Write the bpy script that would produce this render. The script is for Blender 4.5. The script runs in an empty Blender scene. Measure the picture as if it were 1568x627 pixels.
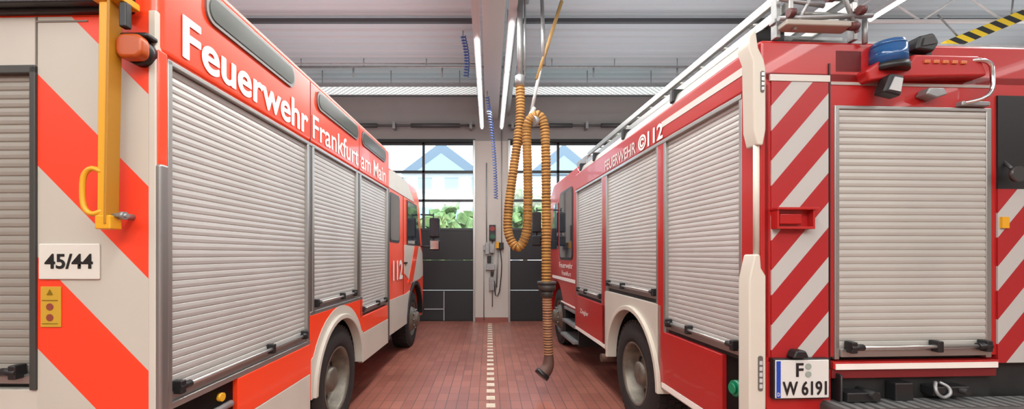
import bpy, bmesh, math, random
from mathutils import Vector, Matrix
random.seed(3)
scene=bpy.context.scene
scene.view_settings.view_transform='Standard'
scene.view_settings.look='None'
COL=scene.collection
F=640.0
# ---------------------------------------------------------------- materials
MATS={}
def mat(name,col,rough=0.5,metal=0.0,emit=None,es=0.0,noise=0.0,nscale=6.0,bump=0.0,coat=0.0):
    if name in MATS: return MATS[name]
    m=bpy.data.materials.new(name); m.use_nodes=True
    nt=m.node_tree; b=nt.nodes['Principled BSDF']
    b.inputs['Base Color'].default_value=(*col,1)
    b.inputs['Roughness'].default_value=rough
    b.inputs['Metallic'].default_value=metal
    b.inputs['Coat Weight'].default_value=coat
    if emit:
        b.inputs['Emission Color'].default_value=(*emit,1)
        b.inputs['Emission Strength'].default_value=es
    if noise>0:
        tc=nt.nodes.new('ShaderNodeTexCoord'); n=nt.nodes.new('ShaderNodeTexNoise')
        n.inputs['Scale'].default_value=nscale; n.inputs['Detail'].default_value=5
        nt.links.new(tc.outputs['Object'],n.inputs['Vector'])
        r=nt.nodes.new('ShaderNodeMapRange')
        r.inputs['From Min'].default_value=.3; r.inputs['From Max'].default_value=.7
        r.inputs['To Min'].default_value=1-noise; r.inputs['To Max'].default_value=1+noise*.5
        nt.links.new(n.outputs['Fac'],r.inputs['Value'])
        mx=nt.nodes.new('ShaderNodeVectorMath'); mx.operation='SCALE'
        mx.inputs[0].default_value=col
        nt.links.new(r.outputs[0],mx.inputs['Scale']); nt.links.new(mx.outputs[0],b.inputs['Base Color'])
    MATS[name]=m; return m
def stripe_mat(name,ca,cb,kx,period,phase,duty=.5,rough=.4):
    """diagonal stripes from object coordinates: frac((z+kx*x-phase)/period)<duty -> ca"""
    m=bpy.data.materials.new(name); m.use_nodes=True; nt=m.node_tree; b=nt.nodes['Principled BSDF']
    b.inputs['Roughness'].default_value=rough
    tc=nt.nodes.new('ShaderNodeTexCoord'); sp=nt.nodes.new('ShaderNodeSeparateXYZ')
    nt.links.new(tc.outputs['Object'],sp.inputs[0])
    def M(op,a,bv):
        n=nt.nodes.new('ShaderNodeMath'); n.operation=op
        for i,v in enumerate((a,bv)):
            if hasattr(v,'node'): nt.links.new(v,n.inputs[i])
            else: n.inputs[i].default_value=v
        return n.outputs[0]
    t=M('ADD',sp.outputs['Z'],M('MULTIPLY',sp.outputs['X'],kx))
    t=M('DIVIDE',M('SUBTRACT',t,phase-period*20),period)
    t=M('FRACT',t,0); t=M('LESS_THAN',t,duty)
    mx=nt.nodes.new('ShaderNodeMix'); mx.data_type='RGBA'
    nt.links.new(t,mx.inputs[0]); mx.inputs[6].default_value=(*cb,1); mx.inputs[7].default_value=(*ca,1)
    nt.links.new(mx.outputs[2],b.inputs['Base Color'])
    return m
RED1=mat('fluor_red_paint',(.92,.060,.014),.28,coat=.3)
RED2=mat('fire_red_paint',(.42,.016,.015),.30,coat=.2)
WHT=mat('cream_white_paint',(.56,.53,.46),.35,noise=.06,nscale=3)
WHT2=mat('cream_plastic',(.60,.565,.48),.4)
TXT=mat('white_vinyl',(.85,.81,.75),.4)
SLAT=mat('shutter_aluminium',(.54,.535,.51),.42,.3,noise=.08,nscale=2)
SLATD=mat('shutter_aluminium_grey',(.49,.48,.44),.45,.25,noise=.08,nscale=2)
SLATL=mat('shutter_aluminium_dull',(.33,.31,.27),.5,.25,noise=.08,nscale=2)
ALU=mat('brushed_aluminium',(.45,.45,.43),.34,.85)
STEEL=mat('galvanised_steel',(.34,.35,.35),.45,.6,noise=.15,nscale=20)
CHR=mat('chrome',(.75,.75,.75),.12,1)
BLK=mat('black_plastic',(.012,.012,.013),.4)
RUB=mat('tyre_rubber',(.018,.017,.016),.75,noise=.3,nscale=30)
CHAS=mat('chassis_dark',(.014,.014,.014),.6,noise=.4,nscale=15)
GLS=mat('dark_window_glass',(.02,.03,.04),.06,0,coat=.6)
GREYW=mat('grey_window',(.10,.11,.10),.15)
RIM=mat('rim_paint',(.20,.18,.145),.45,.5,noise=.35,nscale=12)
YEL=mat('yellow_paint',(.72,.36,.015),.4)
AMB=mat('amber_lens',(.42,.07,.006),.35)
ORG=mat('orange_lens',(.55,.14,.04),.25)
BLU=mat('blue_lens',(.010,.08,.24),.18,coat=.3)
GRN=mat('green_cap',(.0,.22,.10),.35)
LGT=mat('lamp_lens',(.65,.68,.68),.12,.3)
LTUBE=mat('fluorescent_tube',(1,1,1),.4,emit=(.96,.99,1),es=5)
REDL=mat('red_lens',(.42,.01,.01),.2,coat=.5)
# ---------------------------------------------------------------- mesh helpers
def finish(name,bm,m,parent=None,bev=0,smooth=False,seg=2):
    bmesh.ops.recalc_face_normals(bm,faces=bm.faces)
    me=bpy.data.meshes.new(name); bm.to_mesh(me); bm.free()
    for mm in (m if isinstance(m,(list,tuple)) else [m]): me.materials.append(mm)
    o=bpy.data.objects.new(name,me); COL.objects.link(o)
    if parent: o.parent=parent
    if smooth:
        for p in me.polygons: p.use_smooth=True
    if bev>0:
        md=o.modifiers.new('bevel','BEVEL'); md.width=bev; md.segments=seg; md.limit_method='ANGLE'; md.angle_limit=math.radians(40)
        for p in me.polygons: p.use_smooth=True
        md.harden_normals=True
    return o
def add_box(bm,x0,x1,y0,y1,z0,z1,mi=0):
    vs=[bm.verts.new((x,y,z)) for x in (x0,x1) for y in (y0,y1) for z in (z0,z1)]
    for f in ((0,1,3,2),(4,6,7,5),(0,4,5,1),(2,3,7,6),(0,2,6,4),(1,5,7,3)):
        fc=bm.faces.new([vs[i] for i in f]); fc.material_index=mi
def boxes(name,lst,m,parent=None,bev=0):
    bm=bmesh.new()
    for b in lst: add_box(bm,*b)
    return finish(name,bm,m,parent,bev)
def add_cyl(bm,p0,p1,r,seg=16,r2=None,mi=0,caps=True):
    p0=Vector(p0);p1=Vector(p1); d=(p1-p0); r2=r if r2 is None else r2
    q=d.to_track_quat('Z','Y').to_matrix()
    a=[];b=[]
    for i in range(seg):
        t=2*math.pi*i/seg; o=q@Vector((math.cos(t),math.sin(t),0))
        a.append(bm.verts.new(p0+o*r)); b.append(bm.verts.new(p1+o*r2))
    for i in range(seg):
        f=bm.faces.new((a[i],a[(i+1)%seg],b[(i+1)%seg],b[i])); f.material_index=mi; f.smooth=True
    if caps:
        bm.faces.new(a).material_index=mi; bm.faces.new(b).material_index=mi
def cyls(name,lst,m,parent=None):
    bm=bmesh.new()
    for c in lst: add_cyl(bm,*c)
    return finish(name,bm,m,parent)
def catmull(pts,step):
    P=[Vector(p) for p in pts]; P=[P[0]*2-P[1]]+P+[P[-1]*2-P[-2]]
    out=[]
    for i in range(1,len(P)-2):
        n=max(2,int((P[i+1]-P[i]).length/step))
        for k in range(n):
            t=k/n;a,b,c,d=P[i-1],P[i],P[i+1],P[i+2]
            out.append(.5*((2*b)+(c-a)*t+(2*a-5*b+4*c-d)*t*t+(3*b-a-3*c+d)*t**3))
    out.append(P[-2]); return out
def sweep(name,pts,rfun,m,parent=None,seg=14,step=.009,mfun=None,smooth_path=True):
    C=catmull(pts,step) if smooth_path else [Vector(p) for p in pts]
    bm=bmesh.new(); rings=[]; L=0; up=Vector((0,1,0))
    for i,c in enumerate(C):
        t=(C[min(i+1,len(C)-1)]-C[max(i-1,0)]).normalized()
        if i: L+=(c-C[i-1]).length
        n=(up-t*up.dot(t))
        if n.length<1e-4: n=Vector((1,0,0))-t*t.x
        n.normalize(); up=n; b=t.cross(n); r=rfun(L) if callable(rfun) else rfun
        ring=[bm.verts.new(c+(n*math.cos(2*math.pi*k/seg)+b*math.sin(2*math.pi*k/seg))*r) for k in range(seg)]
        if rings:
            pr=rings[-1]
            for k in range(seg):
                f=bm.faces.new((pr[k],pr[(k+1)%seg],ring[(k+1)%seg],ring[k])); f.smooth=True
                if mfun: f.material_index=mfun(L)
        rings.append(ring)
    bm.faces.new(rings[0]); bm.faces.new(rings[-1])
    return finish(name,bm,m,parent)
def text(name,body,loc,rot,width,height,m,parent=None,bold=.01,fat=0.0):
    """vinyl lettering; 'fat' thickens the strokes by laying shifted copies of the glyphs (metres)"""
    c=bpy.data.curves.new(name,'FONT'); c.body=body; c.size=1; c.extrude=0; c.offset=bold
    o=bpy.data.objects.new(name,c); COL.objects.link(o)
    bpy.context.view_layer.update()
    d=o.dimensions.copy()
    bb=[Vector(v) for v in o.bound_box]; mnx=min(v.x for v in bb); mny=min(v.y for v in bb)
    sx=width/d.x; sy=height/d.y
    dg=bpy.context.evaluated_depsgraph_get()
    me=bpy.data.meshes.new_from_object(o.evaluated_get(dg))
    bpy.data.objects.remove(o)
    for v in me.vertices: v.co=Vector(((v.co.x-mnx)*sx,(v.co.y-mny)*sy,0))
    if fat>0:
        bm=bmesh.new()
        for i,(dx,dy) in enumerate(((-fat,0),(fat,0),(0,fat*.6),(0,-fat*.6),(0,0))):
            t=me.copy()
            for v in t.vertices: v.co+=Vector((dx,dy,i*.00015))
            bm.from_mesh(t); bpy.data.meshes.remove(t)
        bm.to_mesh(me); bm.free()
    me.materials.clear(); me.materials.append(m)
    o=bpy.data.objects.new(name,me); COL.objects.link(o)
    o.location=loc; o.rotation_euler=[math.radians(a) for a in rot]
    if parent: o.parent=parent
    return o
def empty(name,loc=(0,0,0),rz=0):
    e=bpy.data.objects.new(name,None); COL.objects.link(e); e.location=loc; e.rotation_euler=(0,0,rz); e.empty_display_size=.2
    return e
# ---------------------------------------------------------------- truck toolkit
class Truck:
    def __init__(s,name,loc,rz,sg): s.e=empty(name,loc,rz); s.s=sg
    def box(s,n,u0,u1,v0,v1,z0,z1,m,bev=0): 
        return boxes(n,[(s.s*u0,s.s*u1,v0,v1,z0,z1)],m,s.e,bev)
    def bxs(s,n,l,m,bev=0):
        return boxes(n,[(s.s*a,s.s*b,c,d,e,f) for a,b,c,d,e,f in l],m,s.e,bev)
    def cyl(s,n,l,m):
        return cyls(n,[((s.s*c[0][0],c[0][1],c[0][2]),(s.s*c[1][0],c[1][1],c[1][2]),*c[2:]) for c in l],m,s.e)
    def prism(s,n,poly,u0,u1,m,bev=0):
        bm=bmesh.new(); a=[bm.verts.new((s.s*u0,v,z)) for v,z in poly]; b=[bm.verts.new((s.s*u1,v,z)) for v,z in poly]
        bm.faces.new(a); bm.faces.new(b)
        for i in range(len(a)):
            j=(i+1)%len(a); bm.faces.new((a[i],a[j],b[j],b[i]))
        return finish(n,bm,m,s.e,bev)
    def rprism(s,n,poly,v0,v1,m,bev=0):
        """polygon in (u,z) extruded along v"""
        bm=bmesh.new(); a=[bm.verts.new((s.s*u,v0,z)) for u,z in poly]; b=[bm.verts.new((s.s*u,v1,z)) for u,z in poly]
        bm.faces.new(a); bm.faces.new(b)
        for i in range(len(a)):
            j=(i+1)%len(a); bm.faces.new((a[i],a[j],b[j],b[i]))
        return finish(n,bm,m,s.e,bev)
    def shutter(s,n,kind,a0,a1,z0,z1,plane,m,p=.034):
        bm=bmesh.new()
        def P(a,nn,z): return (s.s*(plane-nn),a,z) if kind=='side' else (s.s*a,plane-nn,z)
        prof=[]; k=int((z1-z0)/p); p=(z1-z0)/k
        for i in range(k):
            z=z0+i*p; prof+=[(0,z),(.0045,z+.14*p),(.0062,z+.5*p),(.0045,z+.90*p)]
        prof.append((0,z1))
        A=[bm.verts.new(P(a0,q,z)) for q,z in prof]; B=[bm.verts.new(P(a1,q,z)) for q,z in prof]
        for i in range(len(prof)-1): bm.faces.new((A[i],A[i+1],B[i+1],B[i]))
        return finish(n,bm,m,s.e)
    def shutter_bar(s,n,kind,a0,a1,z,plane):
        """bottom lift bar with clamps at both ends"""
        def P(a,nn,zz): return (plane-nn,a,zz) if kind=='side' else (a,plane-nn,zz)
        s.cyl(n+'_bar',[(P(a0+.03,.035,z+.05),P(a1-.03,.035,z+.05),.010)],ALU)
        l=[]
        for c in (a0+.04,a1-.04,a0+(a1-a0)*.62):
            p=P(c-.016,0,z+.015);q=P(c+.016,.05,z+.075)
            l.append((min(p[0],q[0]),max(p[0],q[0]),min(p[1],q[1]),max(p[1],q[1]),z+.02,z+.08))
        s.bxs(n+'_clamps',l,BLK,.006)
        s.cyl(n+'_clamp_pins',[(P(c-.035,.035,z+.05),P(c+.035,.035,z+.05),.017) for c in (a0+.06,a1-.06)],BLK)
        q0=P(a0,0,z);q1=P(a1,.014,z+.035)
        s.box(n+'_bottom_rail',min(q0[0],q1[0]),max(q0[0],q1[0]),q0[1] if kind=='side' else q1[1],q1[1] if kind=='side' else q0[1],z-.005,z+.035,ALU,.003)
    def wheel(s,n,v,u,r=.48,front=False):
        def lathe(nm,prof,m,seg=56):
            bm=bmesh.new(); R=[]
            for k in range(seg):
                t=2*math.pi*k/seg
                R.append([bm.verts.new((s.s*(u-nn),v+rr*math.cos(t),r+rr*math.sin(t))) for rr,nn in prof])
            for k in range(seg):
                a=R[k];b=R[(k+1)%seg]
                for i in range(len(prof)-1): bm.faces.new((a[i],a[i+1],b[i+1],b[i])).smooth=True
            return finish(nm,bm,m,s.e)
        w=-.28
        lathe(n+'_tyre',[(.27,-.03),(.285,.0),(.33,.012),(.39,.012),(r-.03,-.002),(r-.012,-.018),(r-.006,-.04),(r-.006,-.24),(r-.03,-.27),(.28,w)],RUB)
        bm=bmesh.new()
        for k in range(44):
            t=2*math.pi*k/44
            for a0,a1,off in ((-.01,-.075,0),(-.085,-.14,.5),(-.15,-.2,0),(-.21,-.26,.5)):
                tt=t+off*2*math.pi/44
                M4=Matrix.Translation((s.s*(u-(a0+a1)/2),v,r))@Matrix.Rotation(tt,4,'X')
                bmesh.ops.create_cube(bm,size=1,matrix=M4@Matrix.Translation((0,r-.009,0))@Matrix.Diagonal((abs(a1-a0),.022,.045,1)))
        finish(n+'_tread',bm,RUB,s.e)
        if front: pr=[(.29,.004),(.275,.008),(.265,-.03),(.24,-.05),(.21,-.02),(.175,.035),(.13,.045),(.115,.10),(.09,.115),(0,.115)]
        else: pr=[(.29,.004),(.275,.008),(.262,-.02),(.25,-.10),(.225,-.145),(.20,-.15),(.135,-.15),(.12,-.13),(.105,-.04),(.085,-.03),(0,-.03)]
        lathe(n+'_rim',pr,RIM)
        rr=.155; nn=.045 if front else -.15
        s.cyl(n+'_lug_nuts',[((u-nn,v+rr*math.cos(t),r+rr*math.sin(t)),(u-nn-.025,v+rr*math.cos(t),r+rr*math.sin(t)),.014,8) for t in [2*math.pi*k/10 for k in range(10)]],STEEL)
        rr=.215; nn=-.02 if front else -.14
        s.cyl(n+'_vent_holes',[((u-nn+.01,v+rr*math.cos(t),r+rr*math.sin(t)),(u-nn-.006,v+rr*math.cos(t),r+rr*math.sin(t)),.024,12) for t in [2*math.pi*(k+.5)/8 for k in range(8)]],BLK)
def arc(cv,cz,r,a0,a1,n=20): return [(cv+r*math.cos(math.radians(a0+(a1-a0)*i/n)),cz+r*math.sin(math.radians(a0+(a1-a0)*i/n))) for i in range(n+1)]
def stadium(v0,v1,z0,z1,r,n=5):
    out=[]
    for cx,cz,a in ((v1-r,z0+r,-90),(v1-r,z1-r,0),(v0+r,z1-r,90),(v0+r,z0+r,180)):
        out+=arc(cx,cz,r,a,a+90,n)
    return out

# ================================================================ ROOM
def floor_mat():
    m=bpy.data.materials.new('red_floor_tiles'); m.use_nodes=True; nt=m.node_tree; b=nt.nodes['Principled BSDF']
    tc=nt.nodes.new('ShaderNodeTexCoord'); mp=nt.nodes.new('ShaderNodeMapping'); mp.inputs['Rotation'].default_value=(0,0,math.pi/2)
    nt.links.new(tc.outputs['Object'],mp.inputs[0])
    br=nt.nodes.new('ShaderNodeTexBrick'); nt.links.new(mp.outputs[0],br.inputs['Vector'])
    br.offset=0.0; br.inputs['Scale'].default_value=1; br.inputs['Brick Width'].default_value=.24; br.inputs['Row Height'].default_value=.115
    br.inputs['Mortar Size'].default_value=.005; br.inputs['Mortar Smooth'].default_value=.3
    br.inputs['Color1'].default_value=(.37,.140,.100,1); br.inputs['Color2'].default_value=(.29,.100,.074,1); br.inputs['Mortar'].default_value=(.14,.072,.055,1)
    n=nt.nodes.new('ShaderNodeTexNoise'); n.inputs['Scale'].default_value=1.3; n.inputs['Detail'].default_value=4
    nt.links.new(tc.outputs['Object'],n.inputs['Vector'])
    mr=nt.nodes.new('ShaderNodeMapRange'); mr.inputs['From Min'].default_value=.3; mr.inputs['From Max'].default_value=.7; mr.inputs['To Min'].default_value=.82; mr.inputs['To Max'].default_value=1.15
    nt.links.new(n.outputs['Fac'],mr.inputs['Value'])
    vm=nt.nodes.new('ShaderNodeVectorMath'); vm.operation='SCALE'; nt.links.new(br.outputs['Color'],vm.inputs[0]); nt.links.new(mr.outputs[0],vm.inputs['Scale'])
    nt.links.new(vm.outputs[0],b.inputs['Base Color']); b.inputs['Roughness'].default_value=.36
    bp=nt.nodes.new('ShaderNodeBump'); bp.inputs['Strength'].default_value=.3; bp.inputs['Distance'].default_value=.003; bp.invert=True
    nt.links.new(br.outputs['Fac'],bp.inputs['Height']); nt.links.new(bp.outputs[0],b.inputs['Normal'])
    return m
YB=9.94; CZ=5.35; XL=-13; XR=13; YR=-6
boxes('floor',[(XL,XR,YR,YB+.35,-.2,0)],floor_mat())
WALL=mat('painted_wall_grey',(.33,.325,.31),.8,noise=.05,nscale=1.5)
WALLC=mat('painted_wall_cream',(.60,.57,.52),.8,noise=.05,nscale=1.5)
boxes('wall_back',[(XL,-4.12,YB,YB+.3,0,CZ),(4.12,XR,YB,YB+.3,0,CZ),(-4.12,4.12,YB,YB+.3,4.3,CZ)],WALL)
boxes('wall_pillar',[(-.33,.45,YB-.0,YB+.3,0,4.3)],WALLC)
boxes('wall_left',[(XL-.2,XL,YR,YB+.3,0,CZ)],WALLC)
boxes('wall_right',[(XR,XR+.2,YR,YB+.3,0,CZ)],WALLC)
boxes('wall_rear',[(XL,XR,YR-.2,YR,0,CZ)],WALLC)
# corrugated ceiling (trapezoid ribs running across)
bm=bmesh.new(); prof=[]; y=YR-.2
while y<YB+.3:
    prof+=[(y,CZ+.04),(y+.10,CZ+.04),(y+.13,CZ+.01),(y+.20,CZ+.01)]; y+=.23
A=[bm.verts.new((XL-.2,a,b)) for a,b in prof]; B=[bm.verts.new((XR+.2,a,b)) for a,b in prof]
for i in range(len(prof)-1): bm.faces.new((A[i],A[i+1],B[i+1],B[i]))
finish('ceiling',bm,mat('ceiling_sheet_metal',(.48,.54,.56),.6))
# floor dashed line
boxes('floor_marking_line',[(-.03,.065,.6+.235*k,.6+.235*k+.115,.0,.003) for k in range(39)],mat('floor_line_paint',(.72,.62,.48),.5,noise=.15,nscale=9))
boxes('baseboard_back',[(-.33,.45,YB-.012,YB,0,.10)],mat('base_tile_red',(.30,.10,.08),.5))
# ---- sectional doors
DK=mat('door_panel_anthracite',(.022,.024,.027),.5); FR=mat('door_frame_dark',(.05,.052,.055),.45,.3)
def glass():
    m=bpy.data.materials.new('door_pane_clear'); m.use_nodes=True; nt=m.node_tree; nt.nodes.clear()
    o=nt.nodes.new('ShaderNodeOutputMaterial'); mx=nt.nodes.new('ShaderNodeMixShader'); t=nt.nodes.new('ShaderNodeBsdfTransparent'); g=nt.nodes.new('ShaderNodeBsdfGlossy')
    g.inputs['Roughness'].default_value=.05; t.inputs[0].default_value=(.93,.96,.97,1); mx.inputs[0].default_value=.06
    nt.links.new(t.outputs[0],mx.inputs[1]); nt.links.new(g.outputs[0],mx.inputs[2]); nt.links.new(mx.outputs[0],o.inputs[0]); return m
PANE=glass()
def door(name,x0,x1,muls):
    e=empty(name)
    Y0=YB+.06;Y1=YB+.12
    bars=[]
    for z in (2.20,2.89,3.58,4.25): bars.append((x0,x1,Y0-.01,Y1,z-.03,z+.03))
    for x in muls: bars.append((x-.03,x+.03,Y0-.01,Y1,2.22,4.27))
    boxes('pane_frame',bars,FR,e,.004)
    boxes('lower_panels',[(x0,x1,Y0,Y1,.02+.725*k,.02+.725*k+.715) for k in range(3)],DK,e,.008)
    boxes('glazing',[(x0,x1,Y0+.02,Y0+.026,2.22,4.25)],PANE,e)
    boxes('bottom_seal',[(x0,x1,Y0,Y1,0,.02)],BLK,e)
    boxes('side_tracks',[(x0-.0,x0+.05,YB-.08,YB+.06,0,4.3),(x1-.05,x1,YB-.08,YB+.06,0,4.3)],ALU,e,.004)
    boxes('lintel_seal',[(x0,x1,YB-.03,YB+.1,4.27,4.34)],BLK,e)
    cyls('torsion_shaft',[((x0,YB-.16,4.62),(x1,YB-.16,4.62),.025),((x0+.3,YB-.16,4.62),(x0+1.5,YB-.16,4.62),.05),((x1-1.5,YB-.16,4.62),(x1-.35,YB-.16,4.62),.05)],mat('spring_dark',(.10,.10,.10),.5,.5),e)
    boxes('shaft_brackets',[(x-.03,x+.03,YB-.2,YB,4.54,4.70) for x in (x0+.1,(x0+x1)/2,x1-.1)],STEEL,e)
    return e
d1=door('door_1',-4.12,-.33,[-4.08,-2.83,-1.57,-.36])
d2=door('door_2',.45,4.12,[.48,1.65,2.88,4.09])
boxes('wicket_outline_tape',[(-1.09,-1.07,YB+.045,YB+.058,.02,.72),(-1.55,-1.07,YB+.045,YB+.058,.28,.30)],mat('grey_tape',(.45,.45,.44),.5),d1)
# ---- ceiling installations
boxes('roof_girder',[(-.05,.17,-5,YB,4.86,CZ),(-.09,.21,-5,YB,4.80,4.86)],mat('beam_paint',(.60,.61,.58),.5),None,.005)
boxes('steel_crossbeam',[(-12.8,-.25,6.55,6.61,5.25,5.31),(.37,12.8,6.55,6.61,5.25,5.31)],mat('beam_dark',(.08,.08,.085),.5,.4))
p=empty('sprinkler_pipe')
cyls('pipe_run',[((-6,8.0,5.19),(8,8.0,5.19),.022),((-6,7.4,4.98),(-.2,7.4,4.98),.012)],STEEL,p)
cyls('pipe_hangers',[((x,8.0,5.19),(x,8.0,CZ),.008) for x in (-5,-3.6,-2.4,-1.2,1.2,2.4,3.6,5,6.5)],STEEL,p)
cyls('sprinkler_heads',[((x,8.0,5.0),(x,8.0,5.19),.016) for x in (-2.6,-.9,2.0,3.6)],STEEL,p)
def perf():
    m=bpy.data.materials.new('perforated_lit_tray'); m.use_nodes=True; nt=m.node_tree; b=nt.nodes['Principled BSDF']
    tc=nt.nodes.new('ShaderNodeTexCoord'); ck=nt.nodes.new('ShaderNodeTexChecker'); ck.inputs['Scale'].default_value=18
    ck.inputs[1].default_value=(.92,.96,.93,1); ck.inputs[2].default_value=(.35,.40,.38,1)
    nt.links.new(tc.outputs['Object'],ck.inputs['Vector']); nt.links.new(ck.outputs[0],b.inputs['Base Color'])
    nt.links.new(ck.outputs[0],b.inputs['Emission Color']); b.inputs['Emission Strength'].default_value=.6; return m
cl=empty('cross_lighting_tray')
boxes('tray',[(-3.7,-.25,8.3,8.75,4.95,4.97),(.42,3.6,8.3,8.75,4.95,4.97)],perf(),cl)
boxes('tray_edges',[(-3.7,-.25,8.27,8.30,4.93,4.99),(.42,3.6,8.27,8.30,4.93,4.99)],STEEL,cl)
cyls('tray_hangers',[((x,8.52,4.97),(x,8.52,CZ),.008) for x in (-3.4,-2,-.6,.7,2,3.3)],STEEL,cl)
def lamp_row(x,z,y0,y1,w=.03,gap=None):
    e=empty('fluorescent_light_strip')
    boxes('housing',[(x-w-.015,x+w+.015,y0,y1,z+.012,z+.075)],mat('lamp_housing',(.5,.5,.5),.4),e,.004)
    segs=[(y0,y1)] if gap is None else [(y0,gap[0]),(gap[1],y1)]
    tl=[]
    for a,b in segs:
        n=max(1,round((b-a)/1.5)); Ls=(b-a)/n
        tl+=[((x,a+Ls*k+.03,z-.002),(x,a+Ls*(k+1)-.03,z-.002),w*.75,10) for k in range(n)]
    cyls('tubes',tl,LTUBE,e)
    cyls('suspension_rods',[((x,y,z+.07),(x,y,CZ-.0),.006,8) for y in [y0+.4+1.5*k for k in range(int((y1-y0)/1.5))]],STEEL,e)
    return e
lamp_row(-.165,4.5,-4.5,9.6,.033,(4.3,5.6)); lamp_row(.285,4.5,-4.5,9.6,.033,(4.3,5.2))
lamp_row(5.35,4.9,-4.5,5.9,.035); lamp_row(-5.35,4.9,-4.5,5.9,.035); lamp_row(9.6,4.9,-4,9); lamp_row(-9.6,4.9,-4,9)
ALR=mat('exhaust_rail_aluminium',(.5,.5,.49),.35,.7)
def area(name,loc,rot,sx,sy,pw,col=(1,.985,.96)):
    l=bpy.data.lights.new(name,'AREA'); l.shape='RECTANGLE'; l.size=sx; l.size_y=sy; l.energy=pw; l.color=col
    o=bpy.data.objects.new(name,l); COL.objects.link(o); o.location=loc; o.rotation_euler=[math.radians(a) for a in rot]
    return o
for x,pw in ((.05,355),(5.35,245),(-5.35,245),(9.6,135),(-9.6,135)):
    area('row_or_fill_down',(x,1.8,4.42 if abs(x)<1 else 4.82),(0,0,0),.3,13,pw)
for x,pw in ((2.6,120),(-2.6,120),(8.0,130),(-8.0,40)):
    area('ceiling_fill_up',(x,2.6,4.0),(180,0,0),3.6,13,pw,(.90,.96,1))  # added uplights without any fixture, only to brighten the ceiling
area('row_or_fill_down',(0,-3.5,4.75),(18,0,0),9,2.2,350)  # added fill behind the camera, tilted at the truck rears; no fixture here

cyls('roof_truss',[((4.6,6.0,4.95),(12.5,6.0,4.95),.030),((4.6,6.0,CZ),(12.5,6.0,CZ-.03),.030)]+[((5.0+k*1.2,6.0,4.95),(5.6+k*1.2,6.0,CZ),.015) for k in range(6)]+[((5.6+k*1.2,6.0,CZ),(6.2+k*1.2,6.0,4.95),.015) for k in range(6)],mat('truss_white',(.75,.75,.74),.5))
hz=empty('hazard_striped_barrier',(6.9,5.8,4.72),0)
hm=stripe_mat('hazard_yellow_black',(.85,.60,.02),(.02,.02,.02),1.0,.20,0)
hz.rotation_euler=(0,math.radians(-22),0)
boxes('bar',[(-.62,.62,-.03,.03,-.07,.07)],hm,hz,.004)
cyls('hangers',[((-.4,0,.06),(-.55,0,.45),.01),((.4,0,.06),(.5,0,.25),.01)],STEEL,hz)
# ================================================================ LEFT TRUCK
L=Truck('fire_engine',(-1.379,1.745,0),-.025,-1)
ST1=stripe_mat('chevron_red_white',(.86,.055,.018),(.52,.49,.42),1.0,.77,1.456)
L.box('body_core',.03,2.45,.04,3.62,1.12,2.45,CHAS)
L.bxs('lower_core',[(.03,2.45,.04,1.38,.5,1.12),(.03,2.45,2.62,3.62,.5,1.12),(.42,2.0,1.38,2.62,.55,1.12)],CHAS)
L.box('upper_body',0,2.5,.0,3.66,2.44,2.93,RED1,.035)
L.box('roof_rail',.03,.09,.1,3.6,2.925,2.96,mat('roof_pink',(.75,.35,.3),.4),.01)
L.box('corner_post_upper',0,.045,0,.05,1.95,2.46,RED1,.008)
L.box('corner_post_trim',-.012,.03,-.004,.045,.45,1.98,mat('trim_dull_alu',(.33,.33,.32),.35,.8),.012)
L.bxs('shutter_guides',[(.0,.05,.05,.075,.95,2.44),(.0,.05,1.355,1.385,.95,2.44),(.0,.05,1.44,1.47,1.14,2.44),(.0,.05,2.42,2.45,1.14,2.44),(.0,.05,2.53,2.56,.95,2.44),(.0,.05,3.54,3.58,.95,2.44)],ALU,.004)
L.bxs('pillars',[(.006,.05,1.385,1.44,.9,2.44),(.006,.05,2.45,2.53,.9,2.44),(.0,.05,3.58,3.66,.5,2.44)],mat('pillar_dark',(.09,.08,.07),.4))
L.bxs('shutter_head',[(.0,.05,.05,3.6,2.42,2.442)],ALU,.004)
for nm,a,b,z in (('shutter_a',.075,1.355,.96),('shutter_b',1.47,2.42,1.17),('shutter_c',2.56,3.54,.98)):
    L.shutter(nm,'side',a,b,z,2.42,.03,SLAT); L.shutter_bar(nm,'side',a,b,z,.03)
L.box('sill_red_rear',0,.05,.53,1.40,.70,.925,RED1,.006)
L.box('sill_white_rear',0,.05,.53,1.40,.42,.70,WHT,.006)
L.box('sill_alu',0,.045,.05,1.4,.925,.955,ALU,.004)
L.box('corner_locker_dark',.03,.06,.05,.53,.42,.925,BLK)
L.cyl('yellow_locker_knob',[((.04,.42,.86),(.01,.42,.86),.022)],YEL)
L.cyl('locker_pipe',[((.02,.08,.80),(.02,.50,.80),.018)],STEEL)
L.prism('wheel_arch_panel',[(1.40,.5),(1.40,1.14),(2.60,1.14),(2.60,.5)]+arc(2.0,.5,.56,0,180,24),.0,.05,RED1,.006)
L.prism('wheel_arch_trim',arc(2.0,.5,.565,0,180,24)+arc(2.0,.5,.52,180,0,24),-.03,.06,WHT,.008)
L.prism('wheel_arch_white',[(1.405,.5),(1.405,.80)]+arc(2.0,.5,.64,150,30,16)+[(2.595,.80),(2.595,.5)]+arc(2.0,.5,.565,0,180,24),-.004,.02,WHT)
L.box('arch_alu',0,.045,1.4,2.6,1.135,1.165,ALU,.004)
L.box('sill_red_front',0,.05,2.6,3.60,.78,.955,RED1,.006)
L.box('sill_white_front',0,.05,2.6,3.60,.47,.78,WHT,.006)
L.wheel('rear_wheel',2.0,.03,.48); L.wheel('front_wheel',5.55,.10,.48,True)
L.wheel('rear_wheel_offside',2.0,2.2,.48); L.wheel('front_wheel_offside',5.55,2.2,.48,True)
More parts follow.
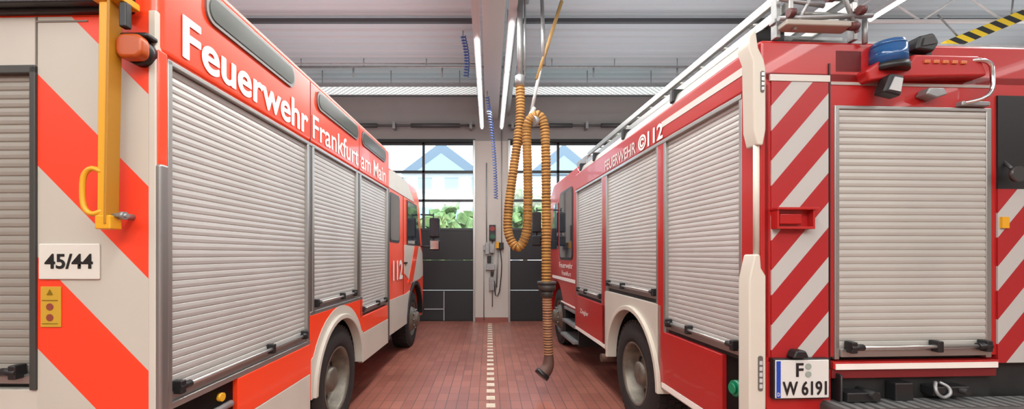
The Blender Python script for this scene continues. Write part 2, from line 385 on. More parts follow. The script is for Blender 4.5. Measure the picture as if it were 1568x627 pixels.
L.bxs('chassis_frame',[(.8,.9,.1,6.2,.6,.8),(1.6,1.7,.1,6.2,.6,.8),(.3,2.2,1.95,2.05,.43,.53),(.35,2.2,5.5,5.6,.43,.53)],CHAS)
for t,a,b in (('a',.27,1.14),('b',1.50,2.44),('c',2.56,3.45)):
    L.prism('light_strip_frame_'+t,stadium(a,b,2.735,2.885,.06),-.012,.02,mat('strip_frame',(.16,.16,.15),.4,.4)); L.prism('light_strip_'+t,stadium(a+.02,b-.02,2.755,2.865,.05),-.016,.02,GREYW)
L.bxs('band_seams',[(-.002,.01,1.395,1.403,2.45,2.9),(-.002,.01,2.49,2.498,2.45,2.9)],mat('seam_dark',(.15,.02,.02),.6))
text('lettering_feuerwehr','Feuerwehr',(.004,.13,2.487),(90,0,90),1.22,.19,TXT,L.e,.012,.0045)
text('lettering_city','Frankfurt am Main',(.004,1.43,2.487),(90,0,90),2.03,.18,TXT,L.e,.006,.002)
# cab
cabp=[(3.70,.5),(3.70,2.66),(3.85,2.78),(5.7,2.78),(5.95,2.62),(6.32,1.65),(6.38,1.4),(6.38,.45),(6.14,.45)]+arc(5.55,.5,.59,0,180,20)+[(4.9,.5)]
L.prism('cab_shell',cabp,.06,2.40,RED1,.04)
L.prism('cab_lower_white',[(3.71,.51),(3.71,.98),(4.9,.98)]+arc(5.55,.5,.62,125,180,8),.052,.1,WHT)
L.prism('front_door_white',[(4.9,1.25),(4.75,1.3),(4.75,1.75),(6.0,1.75),(6.25,1.62),(6.3,1.2),(6.0,1.15),(5.2,1.12)],.052,.1,WHT)
L.prism('door_flash_orange',[(5.0,1.14),(5.5,1.75),(5.85,1.75),(5.35,1.14)],.047,.1,RED1)
L.prism('cab_top_white',[(3.75,2.5),(3.75,2.72),(4.1,2.76),(4.9,2.76),(5.5,2.5)],.052,.1,WHT)
L.prism('crew_window',stadium(3.90,4.40,1.80,2.42,.06),.048,.1,GLS); L.prism('crew_window_seal',stadium(3.87,4.43,1.77,2.45,.07),.051,.1,BLK)
L.prism('door_window',[(4.95,1.78),(4.95,2.44),(5.65,2.44),(5.98,1.78)],.046,.1,GLS); L.prism('door_window_seal',[(4.92,1.75),(4.92,2.47),(5.68,2.47),(6.03,1.75)],.049,.1,BLK)
L.bxs('cab_door_seams',[(.055,.07,4.68,4.69,.98,2.7),(.055,.07,3.80,3.81,.6,2.7)],BLK)
L.prism('windscreen',[(5.99,2.5),(6.30,1.7),(6.31,1.7),(6.0,2.5)],.2,2.26,GLS)
L.prism('front_arch_trim',arc(5.55,.5,.64,0,180,24)+arc(5.55,.5,.57,180,0,24),.03,.12,BLK,.008)
L.box('door_handle',.035,.06,4.74,4.88,1.45,1.48,BLK,.004)
L.box('bumper',.08,2.38,6.3,6.45,.42,.85,WHT,.03)
L.cyl('mirror_arm',[((.06,6.1,2.35),(-.16,6.25,2.35),.014),((.06,6.15,1.75),(-.16,6.25,1.75),.014),((-.16,6.25,1.72),(-.16,6.25,2.38),.014)],BLK)
L.box('mirror_main',-.28,-.08,6.22,6.30,1.92,2.30,BLK,.03); L.box('mirror_wide',-.28,-.08,6.22,6.30,1.68,1.88,BLK,.03)
L.box('mirror_glass',-.26,-.10,6.212,6.222,1.95,2.27,GLS); L.box('mirror_glass_wide',-.26,-.10,6.212,6.222,1.70,1.86,CHR)
L.cyl('roof_blue_light',[((.35,5.6,2.78),(.35,5.6,2.95),.09,20,.08)],BLU)
text('lettering_112','112',(-.044,4.02,1.24),(90,0,90),.55,.27,TXT,L.e,.012,.010)
# rear face
L.box('rear_stripe_panel',.04,.52,-.002,.04,.40,2.60,ST1,.003)
L.box('rear_edge_strip',.008,.042,-.006,.03,.42,2.62,WHT,.006)
L.bxs('rear_panel_upper',[(.52,2.5,-.002,.04,2.39,2.60),(.52,2.5,.0,.04,.40,1.03)],WHT,.004)
L.bxs('rear_panel_seam',[(.52,.526,-.005,.0,2.39,2.6),(.30,.52,-.005,.0,2.575,2.582)],mat('seam_grey',(.2,.18,.15),.6))
L.bxs('rear_column_offside',[(1.98,2.5,-.002,.04,.4,2.6)],ST1)
L.bxs('rear_shutter_frame',[(.52,.545,-.012,.03,1.03,2.39),(1.95,1.98,-.012,.03,1.03,2.39),(.52,1.98,-.012,.03,2.36,2.395)],mat('frame_darkgrey',(.05,.05,.045),.4),.004)
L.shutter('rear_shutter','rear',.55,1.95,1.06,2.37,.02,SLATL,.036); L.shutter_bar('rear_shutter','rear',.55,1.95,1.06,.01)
L.box('rear_top_dark_housing',.10,2.4,-.03,.05,2.605,2.86,BLK,.01)
L.bxs('rear_top_rail',[(.1,2.4,-.07,-.03,2.62,2.65)],BLK,.006)
L.box('rear_bumper_step',.05,2.45,-.12,.1,.42,.58,STEEL,.01)
L.cyl('amber_lamp_base',[((.06,-.0,2.435),(.06,-.04,2.435),.055,24)],BLK)
L.rprism('amber_lamp_lens',stadium(.002,.112,2.385,2.485,.035),-.085,-.035,AMB,.014)
L.box('amber_lamp_cap',-.0,.120,-.06,0,2.480,2.500,BLK,.008)
# yellow ladder release arm
L.rprism('yellow_lever_arm',[(.112,2.78),(.158,2.78),(.168,1.72),(.130,1.72)],-.10,-.065,YEL,.005)
L.rprism('yellow_lever_arm_inner',[(.104,2.78),(.116,2.78),(.134,1.72),(.124,1.72)],-.108,-.05,mat('yellow_dark',(.42,.19,.01),.5),.002)
L.bxs('yellow_lever_top',[(.06,.18,-.11,-.02,2.60,2.63)],YEL,.006)
L.bxs('yellow_lever_crossbar',[(.05,.08,-.10,-.07,2.50,2.60)],BLK,.006)
L.box('lever_foot',.110,.172,-.105,-.05,1.70,1.755,YEL,.005)
L.cyl('lever_bolt',[((.12,-.08,1.755),(.06,-.08,1.755),.008),((.085,-.08,1.755),(.07,-.08,1.755),.017,6),((.11,-.07,1.755),(.11,-.0,1.755),.013)],STEEL)
s=-1
sweep('yellow_lever_handle',[(s*.15,-.09,1.925),(s*.185,-.10,1.94),(s*.212,-.105,1.915),(s*.220,-.105,1.85),(s*.212,-.105,1.785),(s*.185,-.10,1.76),(s*.15,-.09,1.775)],.010,YEL,L.e,step=.01)
# number sign
L.box('number_sign_plate',.245,.505,-.012,-.002,1.495,1.645,mat('sign_white',(.68,.66,.59),.4),.006)
text('number_sign_text','45/44',(-.475,-.0135,1.540),(90,0,0),.205,.062,BLK,L.e,.015,.0012)
L.box('warning_label',.413,.50,-.008,-.002,1.295,1.465,mat('label_yellow',(.55,.33,.03),.4),.002)
L.cyl('warning_label_icons',[((.458,-.007,1.38),(.458,-.010,1.38),.015,16),((.458,-.007,1.335),(.458,-.010,1.335),.015,16)],mat('label_brown',(.25,.05,.03),.5))
L.rprism('warning_label_triangle',[(.445,1.43),(.471,1.43),(.458,1.453)],-.0105,-.007,mat('label_dark',(.2,.12,.0),.5))
L.bxs('warning_label_print',[(.425,.491,-.0095,-.007,1.405,1.409),(.425,.491,-.0095,-.007,1.308,1.311)],mat('label_dark',(.2,.12,.0),.5))
# ================================================================ RIGHT TRUCK
R=Truck('fire_engine',(1.408,2.17,0),.053,1)
ST2=stripe_mat('chevron_dark_red_grey',(.36,.014,.016),(.46,.455,.43),-1.15,.285,.03,.54)
W=2.4
R.box('body_core',.03,W-.05,.04,3.68,1.15,2.50,CHAS)
R.bxs('lower_core',[(.03,W-.05,.04,1.10,.55,1.15),(.03,W-.05,2.42,3.68,.55,1.15),(.42,2.0,1.10,2.42,.6,1.15)],CHAS)
R.box('upper_body',0,W,.0,3.72,2.49,2.72,RED2,.02)
RC=mat('roof_edge_light',(.46,.46,.43),.4,.3)
R.rprism('roof_edge_cover',[(.02,2.72),(.05,2.80),(.14,2.85),(.22,2.85),(.22,2.72)],.14,3.6,RC,.01)
R.rprism('roof_edge_endcap',[(.015,2.71),(.045,2.805),(.14,2.86),(.22,2.86),(.22,2.72)],.11,.15,BLK,.006)
R.bxs('roof_deck',[(.22,W-.05,.05,3.6,2.72,2.75)],STEEL)
R.bxs('roof_cover_clips',[(.01,.12,v,v+.05,2.74,2.84) for v in (.95,1.95,2.9,3.5)],BLK,.01)
R.box('corner_post_side',.0,.05,.0,.15,.80,2.49,RED2,.006)
R.bxs('shutter_guides',[(.0,.05,.15,.175,1.0,2.49),(.0,.05,1.04,1.075,1.0,2.49),(.0,.05,1.17,1.20,1.2,2.49),(.0,.05,2.395,2.425,1.2,2.49),(.0,.05,2.54,2.57,1.03,2.49),(.0,.05,3.63,3.66,1.03,2.49)],ALU,.004)
R.bxs('pillars',[(.0,.05,1.075,1.17,.55,2.49),(.0,.05,2.425,2.54,.55,2.49),(.0,.05,3.66,3.72,.55,2.49)],RED2,.003)
for nm,a,b,z in (('shutter_a',.175,1.04,1.03),('shutter_b',1.20,2.395,1.24),('shutter_c',2.57,3.63,1.07)):
    R.shutter(nm,'side',a,b,z,2.47,.03,SLAT); R.shutter_bar(nm,'side',a,b,z,.03)
R.bxs('shutter_heads',[(-.004,.04,.15,3.7,2.465,2.492)],ALU,.003)
R.bxs('reflective_lines',[(-.003,.01,.08,1.10,2.59,2.635)],mat('reflective_grey',(.6,.57,.52),.4))
R.bxs('reflective_lines_lower',[(-.003,.01,.30,1.1,.56,.60),(-.003,.01,2.45,3.70,.56,.60)],TXT)
R.box('sill_red_rear',0,.05,.33,1.08,.60,1.0,RED2,.006)
R.box('sill_trim_rear',0,.055,.30,1.12,.55,.60,WHT,.004)
R.box('sill_red_front',0,.05,2.44,3.70,.60,1.035,RED2,.006)
R.box('corner_recess',.03,.06,.05,.33,.55,1.0,BLK)
R.cyl('green_hose_cap',[((.04,.20,.84),(-.01,.20,.84),.045,20),((-.01,.20,.84),(-.025,.20,.84),.03,16)],GRN)
R.prism('wheel_arch_panel',[(1.12,.55),(1.12,1.20),(2.46,1.20),(2.46,.55),(2.33,.55)]+arc(1.73,.5,.60,5,175,24)+[(1.13,.55)],.0,.05,WHT,.008)
R.prism('wheel_arch_lip',arc(1.73,.5,.62,0,180,24)+arc(1.73,.5,.575,180,0,24),-.03,.08,WHT2,.008)
R.prism('wheel_arch_liner',arc(1.73,.5,.60,0,180,24)+arc(1.73,.5,.58,180,0,24),.06,.42,BLK)
R.wheel('rear_wheel',1.73,.04,.49); R.wheel('front_wheel',5.35,.14,.49,True)
R.wheel('rear_wheel_offside',1.73,2.1,.49); R.wheel('front_wheel_offside',5.35,2.1,.49,True)
R.bxs('chassis_frame',[(.8,.9,.1,6.0,.62,.82),(1.5,1.6,.1,6.0,.62,.82),(.3,2.2,1.68,1.78,.44,.54),(.35,2.2,5.3,5.4,.44,.54)],CHAS)
R.cyl('exhaust_pipe',[((-.02,2.52,.44),(.35,2.52,.44),.045,20),((.35,2.52,.44),(.6,3.2,.5),.045,20)],mat('rusty_pipe',(.12,.07,.05),.6,.4))
text('lettering_feuerwehr','FEUERWEHR',(-.004,2.44,2.515),(90,0,-90),.84,.11,mat('vinyl_darker',(.62,.52,.48),.4),R.e,.012,.002)  # lettering in a darker, warmer tone than the white vinyl
text('lettering_112','©112',(-.004,1.54,2.508),(90,0,-90),.46,.13,TXT,R.e,.012,.004)
text('lettering_maker','Ziegler',(-.004,3.45,.80),(90,0,-90),.38,.075,TXT,R.e,.012)
# cab
R.prism('cab_shell',[(3.80,.75),(3.80,2.80),(3.9,2.88),(5.5,2.88),(5.8,2.7),(6.05,1.7),(6.08,.5),(5.97,.5)]+arc(5.35,.5,.62,0,155,18)+[(4.7,.75)],.07,W-.07,RED2,.04)
R.prism('cab_window',stadium(4.15,4.95,1.55,2.60,.08),.058,.1,GLS); R.prism('cab_window_seal',stadium(4.11,4.99,1.51,2.64,.1),.062,.1,BLK)
R.prism('front_window',[(5.1,1.7),(5.1,2.5),(5.45,2.5),(5.75,1.7)],.06,.1,GLS)
R.bxs('cab_white_line',[(.062,.08,3.82,5.6,1.17,1.22),(.062,.08,3.82,4.9,.80,.82)],TXT)
text('cab_lettering_a','Feuerwehr',(.06,5.0,1.38),(90,0,-90),.9,.09,TXT,R.e,.01)
text('cab_lettering_b','Frankfurt',(.06,4.8,1.26),(90,0,-90),.6,.07,TXT,R.e,.01)
R.bxs('cab_steps',[(.0,.4,3.85,4.65,.30,.34),(.03,.4,3.85,4.65,.52,.56),(.06,.4,3.85,4.65,.72,.76)],STEEL,.004)
R.bxs('cab_step_sides',[(.08,.4,3.83,3.86,.28,.80),(.08,.4,4.64,4.67,.28,.80),(.38,.40,3.85,4.65,.28,.8)],BLK)
R.cyl('mirror_arm',[((.08,5.75,2.45),(-.18,5.9,2.45),.014),((.08,5.8,1.85),(-.18,5.9,1.85),.014),((-.18,5.9,1.8),(-.18,5.9,2.5),.014)],BLK)
R.box('mirror_main',-.27,-.09,5.87,5.95,2.02,2.42,BLK,.03); R.box('mirror_wide',-.27,-.09,5.87,5.95,1.76,1.97,BLK,.03)
R.box('cab_roof_box',.2,.9,3.9,4.4,2.88,3.05,STEEL,.02)
# corner light column
R.rprism('corner_housing_upper',[(-.035,2.16),(-.055,2.24),(-.062,2.60),(-.085,2.66),(-.08,2.72),(-.045,2.76),(-.03,2.66),(.0,2.60),(.010,2.55),(.010,2.24),(-.005,2.16)],-.03,.06,WHT2,.009)
R.rprism('corner_housing_lower',[(-.080,.35),(-.080,1.47),(-.05,1.60),(-.02,1.60),(-.015,1.53),(.010,1.49),(.010,.35)],-.03,.06,WHT2,.009)
R.cyl('corner_grab_rail',[((-.022,.0,1.58),(-.022,.0,2.2),.015)],WHT2)
R.rprism('upper_marker_recess',stadium(-.022,-.002,2.43,2.54,.009),-.034,-.02,mat('recess_grey',(.12,.11,.10),.5))
R.rprism('lower_marker_recess',stadium(-.035,-.010,.90,1.08,.011),-.034,-.02,mat('recess_grey',(.12,.11,.10),.5))
R.bxs('marker_leds',[(-.018,-.006,-.037,-.03,2.44+.025*k,2.456+.025*k) for k in range(4)]+[(-.030,-.015,-.037,-.03,.915+.03*k,.935+.03*k) for k in range(5)],LGT)
# rear
R.box('rear_red_skin',.02,W,.0,.05,1.06,2.55,RED2,.004)
R.box('rear_stripe_panel',.055,.365,-.008,.04,1.02,2.50,ST2,.003)
R.bxs('rear_stripe_border',[(.045,.37,-.012,.0,2.50,2.535)],mat('reflective_grey',(.6,.57,.52),.4),.002)
R.bxs('rear_top_line',[(.38,1.3,-.004,.0,2.49,2.505)],mat('grey_tape2',(.4,.36,.33),.5),.0)
R.bxs('rear_lower_left',[(.03,.38,-.004,.05,.78,1.04)],RED2,.004)
R.bxs('rear_tail_bracket',[(.06,.25,-.05,.0,1.73,1.742),(.06,.25,-.012,.0,1.73,1.84),(.055,.065,-.05,.0,1.73,1.84),(.245,.255,-.05,.0,1.73,1.84),(.05,.27,-.06,.0,1.828,1.84)],RED2,.002)
R.box('rear_tail_light_lens',.08,.20,-.035,-.01,1.755,1.81,REDL,.006)
R.bxs('rear_seam',[(.368,.376,-.006,.0,1.0,2.6)],BLK)
R.bxs('rear_shutter_frame',[(.395,.42,-.012,.02,1.05,2.37),(1.24,1.27,-.012,.02,1.05,2.37),(.395,1.27,-.012,.02,2.36,2.38)],ALU,.004)
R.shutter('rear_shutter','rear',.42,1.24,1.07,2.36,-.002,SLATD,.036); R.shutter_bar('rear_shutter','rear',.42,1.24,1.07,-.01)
R.bxs('rear_sill_strip',[(.38,1.30,-.02,.03,1.0,1.04)],RED2,.004); R.bxs('rear_sill_reflector',[(.39,1.29,-.024,-.0,1.0,1.03)],TXT)
R.bxs('rear_red_under',[(.38,1.30,-.01,.03,.95,1.0)],mat('dull_red',(.16,.01,.012),.5),.004)
R.box('underride_recess',.38,1.3,.02,.06,.55,.95,CHAS)
R.bxs('underride_bits',[(.42,.60,-.06,.02,.84,.89),(.9,1.1,-.05,.02,.86,.91),(.7,.8,-.04,.02,.82,.93),(.40,.415,-.04,.02,.82,.98)],BLK,.01)
R.bxs('rear_bumper',[(.32,W,-.14,.03,.70,.835)],mat('bumper_dirty',(.10,.095,.09),.6,.3,noise=.3,nscale=12),.02)
R.bxs('bumper_tread',[(.34+.06*k,.37+.06*k,-.13,.0,.835,.838) for k in range(30)],STEEL)
sweep('tow_shackle',[(.93,-.03,.93),(.905,-.05,.91),(.905,-.06,.88),(.94,-.06,.86),(.975,-.06,.88),(.975,-.05,.91),(.95,-.03,.93)],.008,STEEL,R.e,step=.01)
R.cyl('tow_hooks',[((.55,.02,.88),(.55,-.08,.88),.02),((1.05,.02,.89),(1.05,-.08,.89),.016)],CHAS)
R.bxs('rear_offside_column',[(1.31,1.70,-.008,.04,1.02,1.95)],ST2); R.bxs('rear_offside_dark',[(1.31,1.70,-.008,.04,1.95,2.45)],BLK)
R.cyl('offside_round_mirror',[((1.35,-.05,2.02),(1.35,-.07,2.02),.04,20),((1.35,-.0,2.1),(1.35,-.06,2.02),.008,8)],mat('mirror_dark',(.08,.08,.08),.3,.5))
R.box('yellow_reflector',1.32,1.36,-.02,-.0,1.74,1.80,YEL)
# plate
R.box('licence_plate_frame',.045,.345,-.036,-.004,.855,1.065,BLK,.006)
R.box('licence_plate',.052,.338,-.040,-.03,.862,1.058,mat('plate_white',(.66,.66,.62),.35),.004)
R.box('licence_plate_euroband',.056,.078,-.0415,-.038,.866,1.054,mat('euro_blue',(.01,.06,.40),.4))
text('plate_text_top','F',(.160,-.0425,.973),(90,0,0),.038,.070,BLK,R.e,.015,.001)
text('plate_text_bottom','W 6191',(.088,-.0425,.878),(90,0,0),.235,.072,BLK,R.e,.015,.001)
text('plate_country','D',(.060,-.0425,.875),(90,0,0),.013,.018,TXT,R.e,.01)
R.cyl('plate_seals',[((.225,-.041,1.025),(.225,-.043,1.025),.016),((.225,-.041,.985),(.225,-.043,.985),.016)],mat('seal_grey',(.3,.35,.3),.4))
R.rprism('plate_lamp',[(.13,1.07),(.22,1.07),(.20,1.11),(.15,1.11)],-.06,-.0,BLK,.01)
# top light bar
R.rprism('rear_light_bar',[(.52,2.545),(.60,2.60),(.76,2.60),(.78,2.635),(1.14,2.635),(1.18,2.56),(1.18,2.53),(.66,2.51),(.54,2.49)],-.06,.12,RED2,.012)
R.box('rear_light_bar_back',.40,.56,.0,.12,2.55,2.68,mat('dark_red_plastic',(.10,.01,.012),.4),.01)
R.cyl('blue_beacon',[((.665,-.03,2.575),(.665,-.03,2.670),.080,32),((.665,-.03,2.670),(.665,-.03,2.70),.080,32,.066)],BLU)
R.cyl('blue_beacon_base',[((.665,-.03,2.545),(.665,-.03,2.58),.086,24)],BLK)
R.bxs('amber_leds',[(.83+.05*k,.86+.05*k,-.068,-.05,2.585,2.603) for k in range(5)],ORG,.003)
R.rprism('work_light_body',[(.57,2.42),(.61,2.515),(.685,2.505),(.665,2.40)],-.10,-.04,BLK,.010)
R.rprism('work_light_lens',[(.597,2.43),(.628,2.495),(.67,2.488),(.657,2.42)],-.105,-.095,LGT)
R.rprism('roof_work_light',[(.79,2.66),(.81,2.73),(.89,2.75),(.92,2.70),(.89,2.65)],-.06,.04,BLK,.012)
R.rprism('roof_work_light_lens',[(.82,2.675),(.83,2.715),(.88,2.725),(.895,2.69)],-.066,-.055,mat('lens_dim',(.12,.12,.12),.15,.5))
R.box('camera_base',.80,.92,-.02,.04,2.63,2.67,BLK)
R.rprism('reversing_light',[(.845,2.43),(.865,2.465),(.945,2.465),(.965,2.43),(.905,2.41)],-.06,-.0,STEEL,.008)
sweep('grab_handle',[(1.10,-.02,2.40),(1.15,-.06,2.41),(1.19,-.07,2.45),(1.195,-.07,2.53),(1.18,-.07,2.59),(1.12,-.06,2.61),(1.06,-.02,2.60)],.010,CHR,R.e,step=.012)
R.box('handle_mount',1.08,1.24,-.03,.02,2.385,2.41,STEEL,.006)
# roof ladder rack
R.bxs('roof_ladder_rails',[(u-.013,u+.013,-.06,3.5,z,z+.055) for u in (.12,.46) for z in (2.84,2.93)],ALU,.006)
R.cyl('roof_ladder_rungs',[((.12,.02+.28*k,z),(.46,.02+.28*k,z),.014,10) for k in range(13) for z in (2.867,2.957)],ALU)
R.bxs('ladder_rack_frame',[(.06,.52,-.02,.02,2.795,2.82),(.07,.095,-.02,.02,2.72,3.02),(.49,.515,-.02,.02,2.72,3.02),(.05,.6,.16,.20,2.80,2.83)],STEEL,.004)
R.bxs('ladder_rack_cover',[(.08,.44,-.08,.0,2.755,2.785)],mat('rack_beige',(.38,.35,.30),.5),.008)
R.cyl('ladder_pulleys',[((.09,-.075,2.815),(.12,-.075,2.815),.022,16),((.46,-.075,2.84),(.49,-.075,2.84),.022,16),((.30,-.075,2.90),(.33,-.075,2.90),.022,16),((.42,-.07,2.76),(.46,-.07,2.76),.02,16)],mat('pulley_red',(.10,.025,.022),.5))
R.cyl('ladder_braces',[((.14,-.05,2.74),(.30,-.05,3.05),.010),((.48,-.05,2.74),(.36,-.05,3.05),.010),((.06,-.05,2.80),(.56,-.05,2.83),.012),((.06,-.05,2.90),(.30,-.05,2.87),.010),((.55,-.02,2.83),(.55,-.02,2.70),.012)],STEEL)
# ================================================================ EXHAUST HOSE
D=4.9; k=D/F
def I(x,y,d=D): return ((x-749)*d/F,d,1.6+(390-y)*d/F)
H1=mat('hose_ochre',(.42,.21,.045),.6); H2=mat('hose_ochre_groove',(.17,.075,.015),.7)
ex=empty('exhaust_extraction_hose')
per=.036
path=[(797,118,4.97),(797,180,4.97),(788,250,4.96),(779,320,4.95),(779,358,4.93),(792,379,4.9),(805,360,4.88),(808,310,4.86),(807,250,4.85),(806,205,4.85),(810,187,4.83),(822,180,4.82),(831,192,4.82),(834,225,4.82),(835,300,4.82),(835,432,4.82)]
pts=[((x-749)*D/F,y2,1.6+(390-y)*D/F) for x,y,y2 in path]
sweep('hose_upper',pts,lambda l:.052+.005*math.sin(2*math.pi*l/per),[H1,H2],ex,16,.009,lambda l:1 if math.sin(2*math.pi*l/per)<-.35 else 0)
zc=1.6+(390-440)*k; xc=(836-749)*k
cyls('collar',[((xc,4.82,zc-.03),(xc,4.82,zc+.04),.10,24),((xc,4.82,zc-.11),(xc,4.82,zc-.03),.072,24),((xc,4.82,zc+.04),(xc,4.82,zc+.07),.11,24)],mat('collar_dark',(.05,.045,.04),.5),ex)
pts=[(xc,4.82,zc-.1),(xc+.006,4.82,.9),(xc+.012,4.82,.62),(xc+.02,4.82,.44)]
H3=mat('hose_brown',(.36,.18,.09),.55)
sweep('hose_lower',pts,lambda l:.054+.004*math.sin(2*math.pi*l/.03),[H3,mat('hose_brown_groove',(.12,.055,.03),.7)],ex,16,.0075,lambda l:1 if math.sin(2*math.pi*l/.03)<-.3 else 0)
sweep('nozzle_elbow',[(xc+.02,4.82,.46),(xc+.02,4.82,.36),(xc-.0,4.81,.29),(xc-.05,4.79,.235)],lambda l:.050+.03*min(1,l/.25),mat('nozzle_rubber',(.12,.06,.045),.6),ex,18,.012)
cyls('nozzle_rim',[((xc-.045,4.792,.24),(xc-.075,4.78,.205),.088,22)],BLK,ex)
boxes('rail',[(.38,.46,-3,9.6,4.78,4.88)],ALR,ex,.006)
boxes('trolley',[(.36,.49,4.8,5.15,4.68,4.79)],STEEL,ex,.01)
cyls('drop_pipe',[((.3675,4.97,3.66),(.3675,4.97,4.70),.034,14),((.3675,4.97,3.60),(.3675,4.97,3.72),.058,20),((.425,4.97,3.7),(.425,4.97,4.7),.012,8)],STEEL,ex)
cyls('support_pole',[(I(822,122),I(860,2),.022,10)],mat('pole_wood',(.42,.26,.09),.5),ex)
cyls('support_pole_lower',[(I(812,178),I(828,104),.020,10),(I(806,190),I(818,165),.028,10)],mat('pole_white',(.5,.5,.48),.5),ex)
cyls('pole_hanger',[(I(860,2),((860-749)*k,D,CZ),.01,8),(I(830,0),I(833,100),.022,8),(I(830,0),(I(830,0)[0],D,CZ),.022,8)],STEEL,ex)
cyls('hose_clip',[((.50,4.80,3.13),(.56,4.84,3.15),.062,18)],STEEL,ex)
# ---- blue coil hoses
def helix(name,pa,pb,rad,turns,r,m,par):
    pa=Vector(pa);pb=Vector(pb); n=int(turns*10); pts=[]
    for i in range(n+1):
        t=i/n; c=pa.lerp(pb,t); c.x+=.04*math.sin(t*3); a=2*math.pi*turns*t
        pts.append(c+Vector((math.cos(a)*rad,math.sin(a)*rad,0)))
    return sweep(name,pts,r,m,par,6,1,None,False)
CB=mat('coil_blue',(.05,.11,.36),.35)
e1=empty('coiled_air_hose'); helix('coil',I(746,148,8.2),I(759,305,8.2),.035,38,.009,CB,e1)
cyls('feed',[(I(746,149,8.2),(I(746,0,8.2)[0],8.2,4.80),.010)],STEEL,e1)
e2=empty('coiled_air_hose'); helix('coil',I(709,55,7.0),I(713,118,7.0),.04,14,.010,CB,e2)
cyls('feed',[(I(709,55,7.0),(I(709,55,7.0)[0],7.0,CZ),.010)],STEEL,e2)
# ---- wall pillar equipment
def W_(x,y,off=0): return ((x-749)*YB/F,YB-off,1.6+(390-y)*YB/F)
def wb(x0,x1,y0,y1,t,off=0): 
    a=W_(x0,y1);b=W_(x1,y0); return (a[0],b[0],YB-off-t,YB-off,a[2],b[2])
tl=empty('traffic_signal_light')
boxes('housing',[wb(749,759,345,369,.10)],BLK,tl,.01)
cyls('lens_red',[((W_(754,351)[0],YB-.10,W_(0,351)[2]),(W_(754,351)[0],YB-.125,W_(0,351)[2]),.06)],mat('signal_red',(.25,.01,.01),.3),tl)
cyls('lens_green',[((W_(754,363)[0],YB-.10,W_(0,363)[2]),(W_(754,363)[0],YB-.125,W_(0,363)[2]),.06)],mat('signal_green',(.01,.10,.05),.3),tl)
cs=empty('wall_service_station')
boxes('boxes',[wb(743,749,372,390,.09),wb(750,757,374,388,.12),wb(744,758,405,414,.09),wb(749,757,425,445,.10),wb(740,746,376,384,.07)],STEEL,cs,.01)
boxes('yellow_unit',[wb(759,764,371,381,.12)],YEL,cs,.01)
boxes('black_units',[wb(764,771,372,382,.12),wb(746,752,392,403,.08),wb(751,756,416,423,.1)],BLK,cs,.01)
cyls('conduits',[(W_(745,250,.03),W_(745,376,.03),.014),(W_(754,369,.03),W_(754,470,.03),.014),(W_(741,380,.03),W_(741,490,.03),.012),(W_(763,381,.05),W_(760,440,.05),.02),(W_(768,200,.04),W_(768,372,.04),.012)],STEEL,cs)
sweep('hanging_cable',[W_(766,382,.08),W_(768,410,.09),W_(764,448,.09),W_(759,452,.09),W_(757,430,.09)],.012,BLK,cs,step=.04,seg=8)
# ================================================================ OUTSIDE
boxes('outside_ground',[(-60,60,YB+.35,90,-.25,-.02)],mat('outside_paving',(.35,.34,.31),.9,noise=.1))
OW=mat('facade_white',(.85,.85,.84),.8); OR=mat('slate_blue_roof',(.10,.15,.20),.6); OG=mat('facade_window',(.26,.36,.46),.2)
def house(name,x0,x1,y0,y1,zw,zt,cx,half):
    e=empty(name)
    boxes('facade',[(x0,x1,y0,y1,-.1,zw)],OW,e)
    bm=bmesh.new(); a=[bm.verts.new(v) for v in ((cx-half,y0-.4,zw),(cx+half,y0-.4,zw),(cx,y0-.4,zt))]; b=[bm.verts.new(v) for v in ((cx-half,y1,zw),(cx+half,y1,zw),(cx,y1,zt))]
    bm.faces.new(a);bm.faces.new(b)
    for i in range(3): bm.faces.new((a[i],a[(i+1)%3],b[(i+1)%3],b[i]))
    finish('gable_roof',bm,OR,e)
    bm=bmesh.new(); f=.62
    bm.faces.new([bm.verts.new(v) for v in ((cx-half*f,y0-.45,zw+.05),(cx+half*f,y0-.45,zw+.05),(cx,y0-.45,zw+(zt-zw)*f))]); finish('gable_glass',bm,mat('gable_glass',(.22,.31,.38),.3),e)
    wl=[]
    x=x0+.6
    while x<x1-1.3:
        for z in (1.2,3.9,6.0):
            if z+1.1<zw: wl.append((x,x+1.0,y0-.05,y0,z,z+1.1))
        x+=1.9
    boxes('facade_windows',wl,OG,e)
house('white_house',-9.5,.5,30,42,7.4,9.6,-3.4,2.9)
house('white_house',2.5,12,34,46,8.0,10.5,6.0,3.0)
house('white_house',-22,-11,36,48,7.0,9.5,-16,5)
LEAF=mat('foliage',(.17,.28,.10),.8,noise=.5,nscale=3)
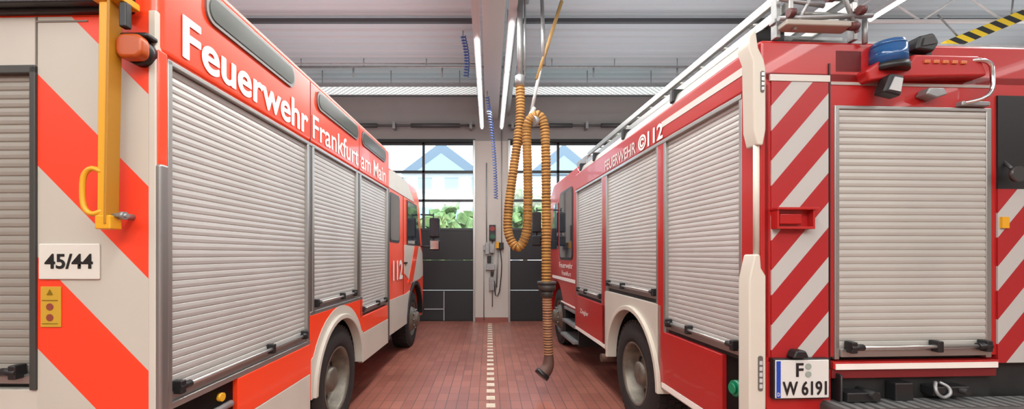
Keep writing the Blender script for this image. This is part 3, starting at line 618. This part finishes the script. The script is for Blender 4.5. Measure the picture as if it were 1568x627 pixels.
def tree(x,y,z,r,n=90):
    e=empty('garden_tree',(x,y,0)); cyls('trunk',[((0,0,-.1),(0,0,z),.12)],mat('bark',(.12,.08,.05),.9),e)
    bm=bmesh.new()
    for i in range(n):
        a=Vector((random.gauss(0,1),random.gauss(0,1),random.gauss(0,.8))); a=a.normalized()*r*random.uniform(.3,1)
        bmesh.ops.create_icosphere(bm,subdivisions=1,radius=random.uniform(.10,.22)*r,matrix=Matrix.Translation(a+Vector((0,0,z))))
    for v in bm.verts: v.co+=Vector((random.uniform(-1,1),random.uniform(-1,1),random.uniform(-1,1)))*.10*r
    finish('crown',bm,LEAF,e)
tree(-2.2,22,2.5,1.7,260);tree(-3.6,24,2.4,1.4,200);tree(-.9,23,2.2,1.4,160);tree(1.9,22,3.4,1.6,200);tree(3.6,22,2.6,1.6,160);tree(-5.4,21,3.2,1.5,200)
# ================================================================ LIGHT
w=bpy.data.worlds.new('sky_world'); scene.world=w; w.use_nodes=True; nt=w.node_tree; bg=nt.nodes['Background']
tc=nt.nodes.new('ShaderNodeTexCoord'); sp=nt.nodes.new('ShaderNodeSeparateXYZ'); rp=nt.nodes.new('ShaderNodeValToRGB')
nt.links.new(tc.outputs['Generated'],sp.inputs[0]); nt.links.new(sp.outputs['Z'],rp.inputs[0]); nt.links.new(rp.outputs[0],bg.inputs[0])
rp.color_ramp.elements[0].color=(.88,.94,1,1); rp.color_ramp.elements[1].color=(.5,.72,1,1); bg.inputs[1].default_value=3.8
sl=bpy.data.lights.new('sun','SUN'); sl.energy=8; sl.angle=.01; sl.color=(1,.96,.9); so=bpy.data.objects.new('sun',sl); COL.objects.link(so)
so.rotation_euler=(math.radians(48),0,math.radians(25)); so.location=(0,-5,20)
# ================================================================ CAMERA
cam=bpy.data.cameras.new('camera'); co=bpy.data.objects.new('camera',cam); COL.objects.link(co)
co.location=(0,0,1.6); co.rotation_euler=(math.radians(90),0,0)
cam.sensor_width=36; cam.lens=36*F/1568; cam.shift_x=35/1568; cam.shift_y=76.5/1568; cam.clip_start=.05
scene.camera=co
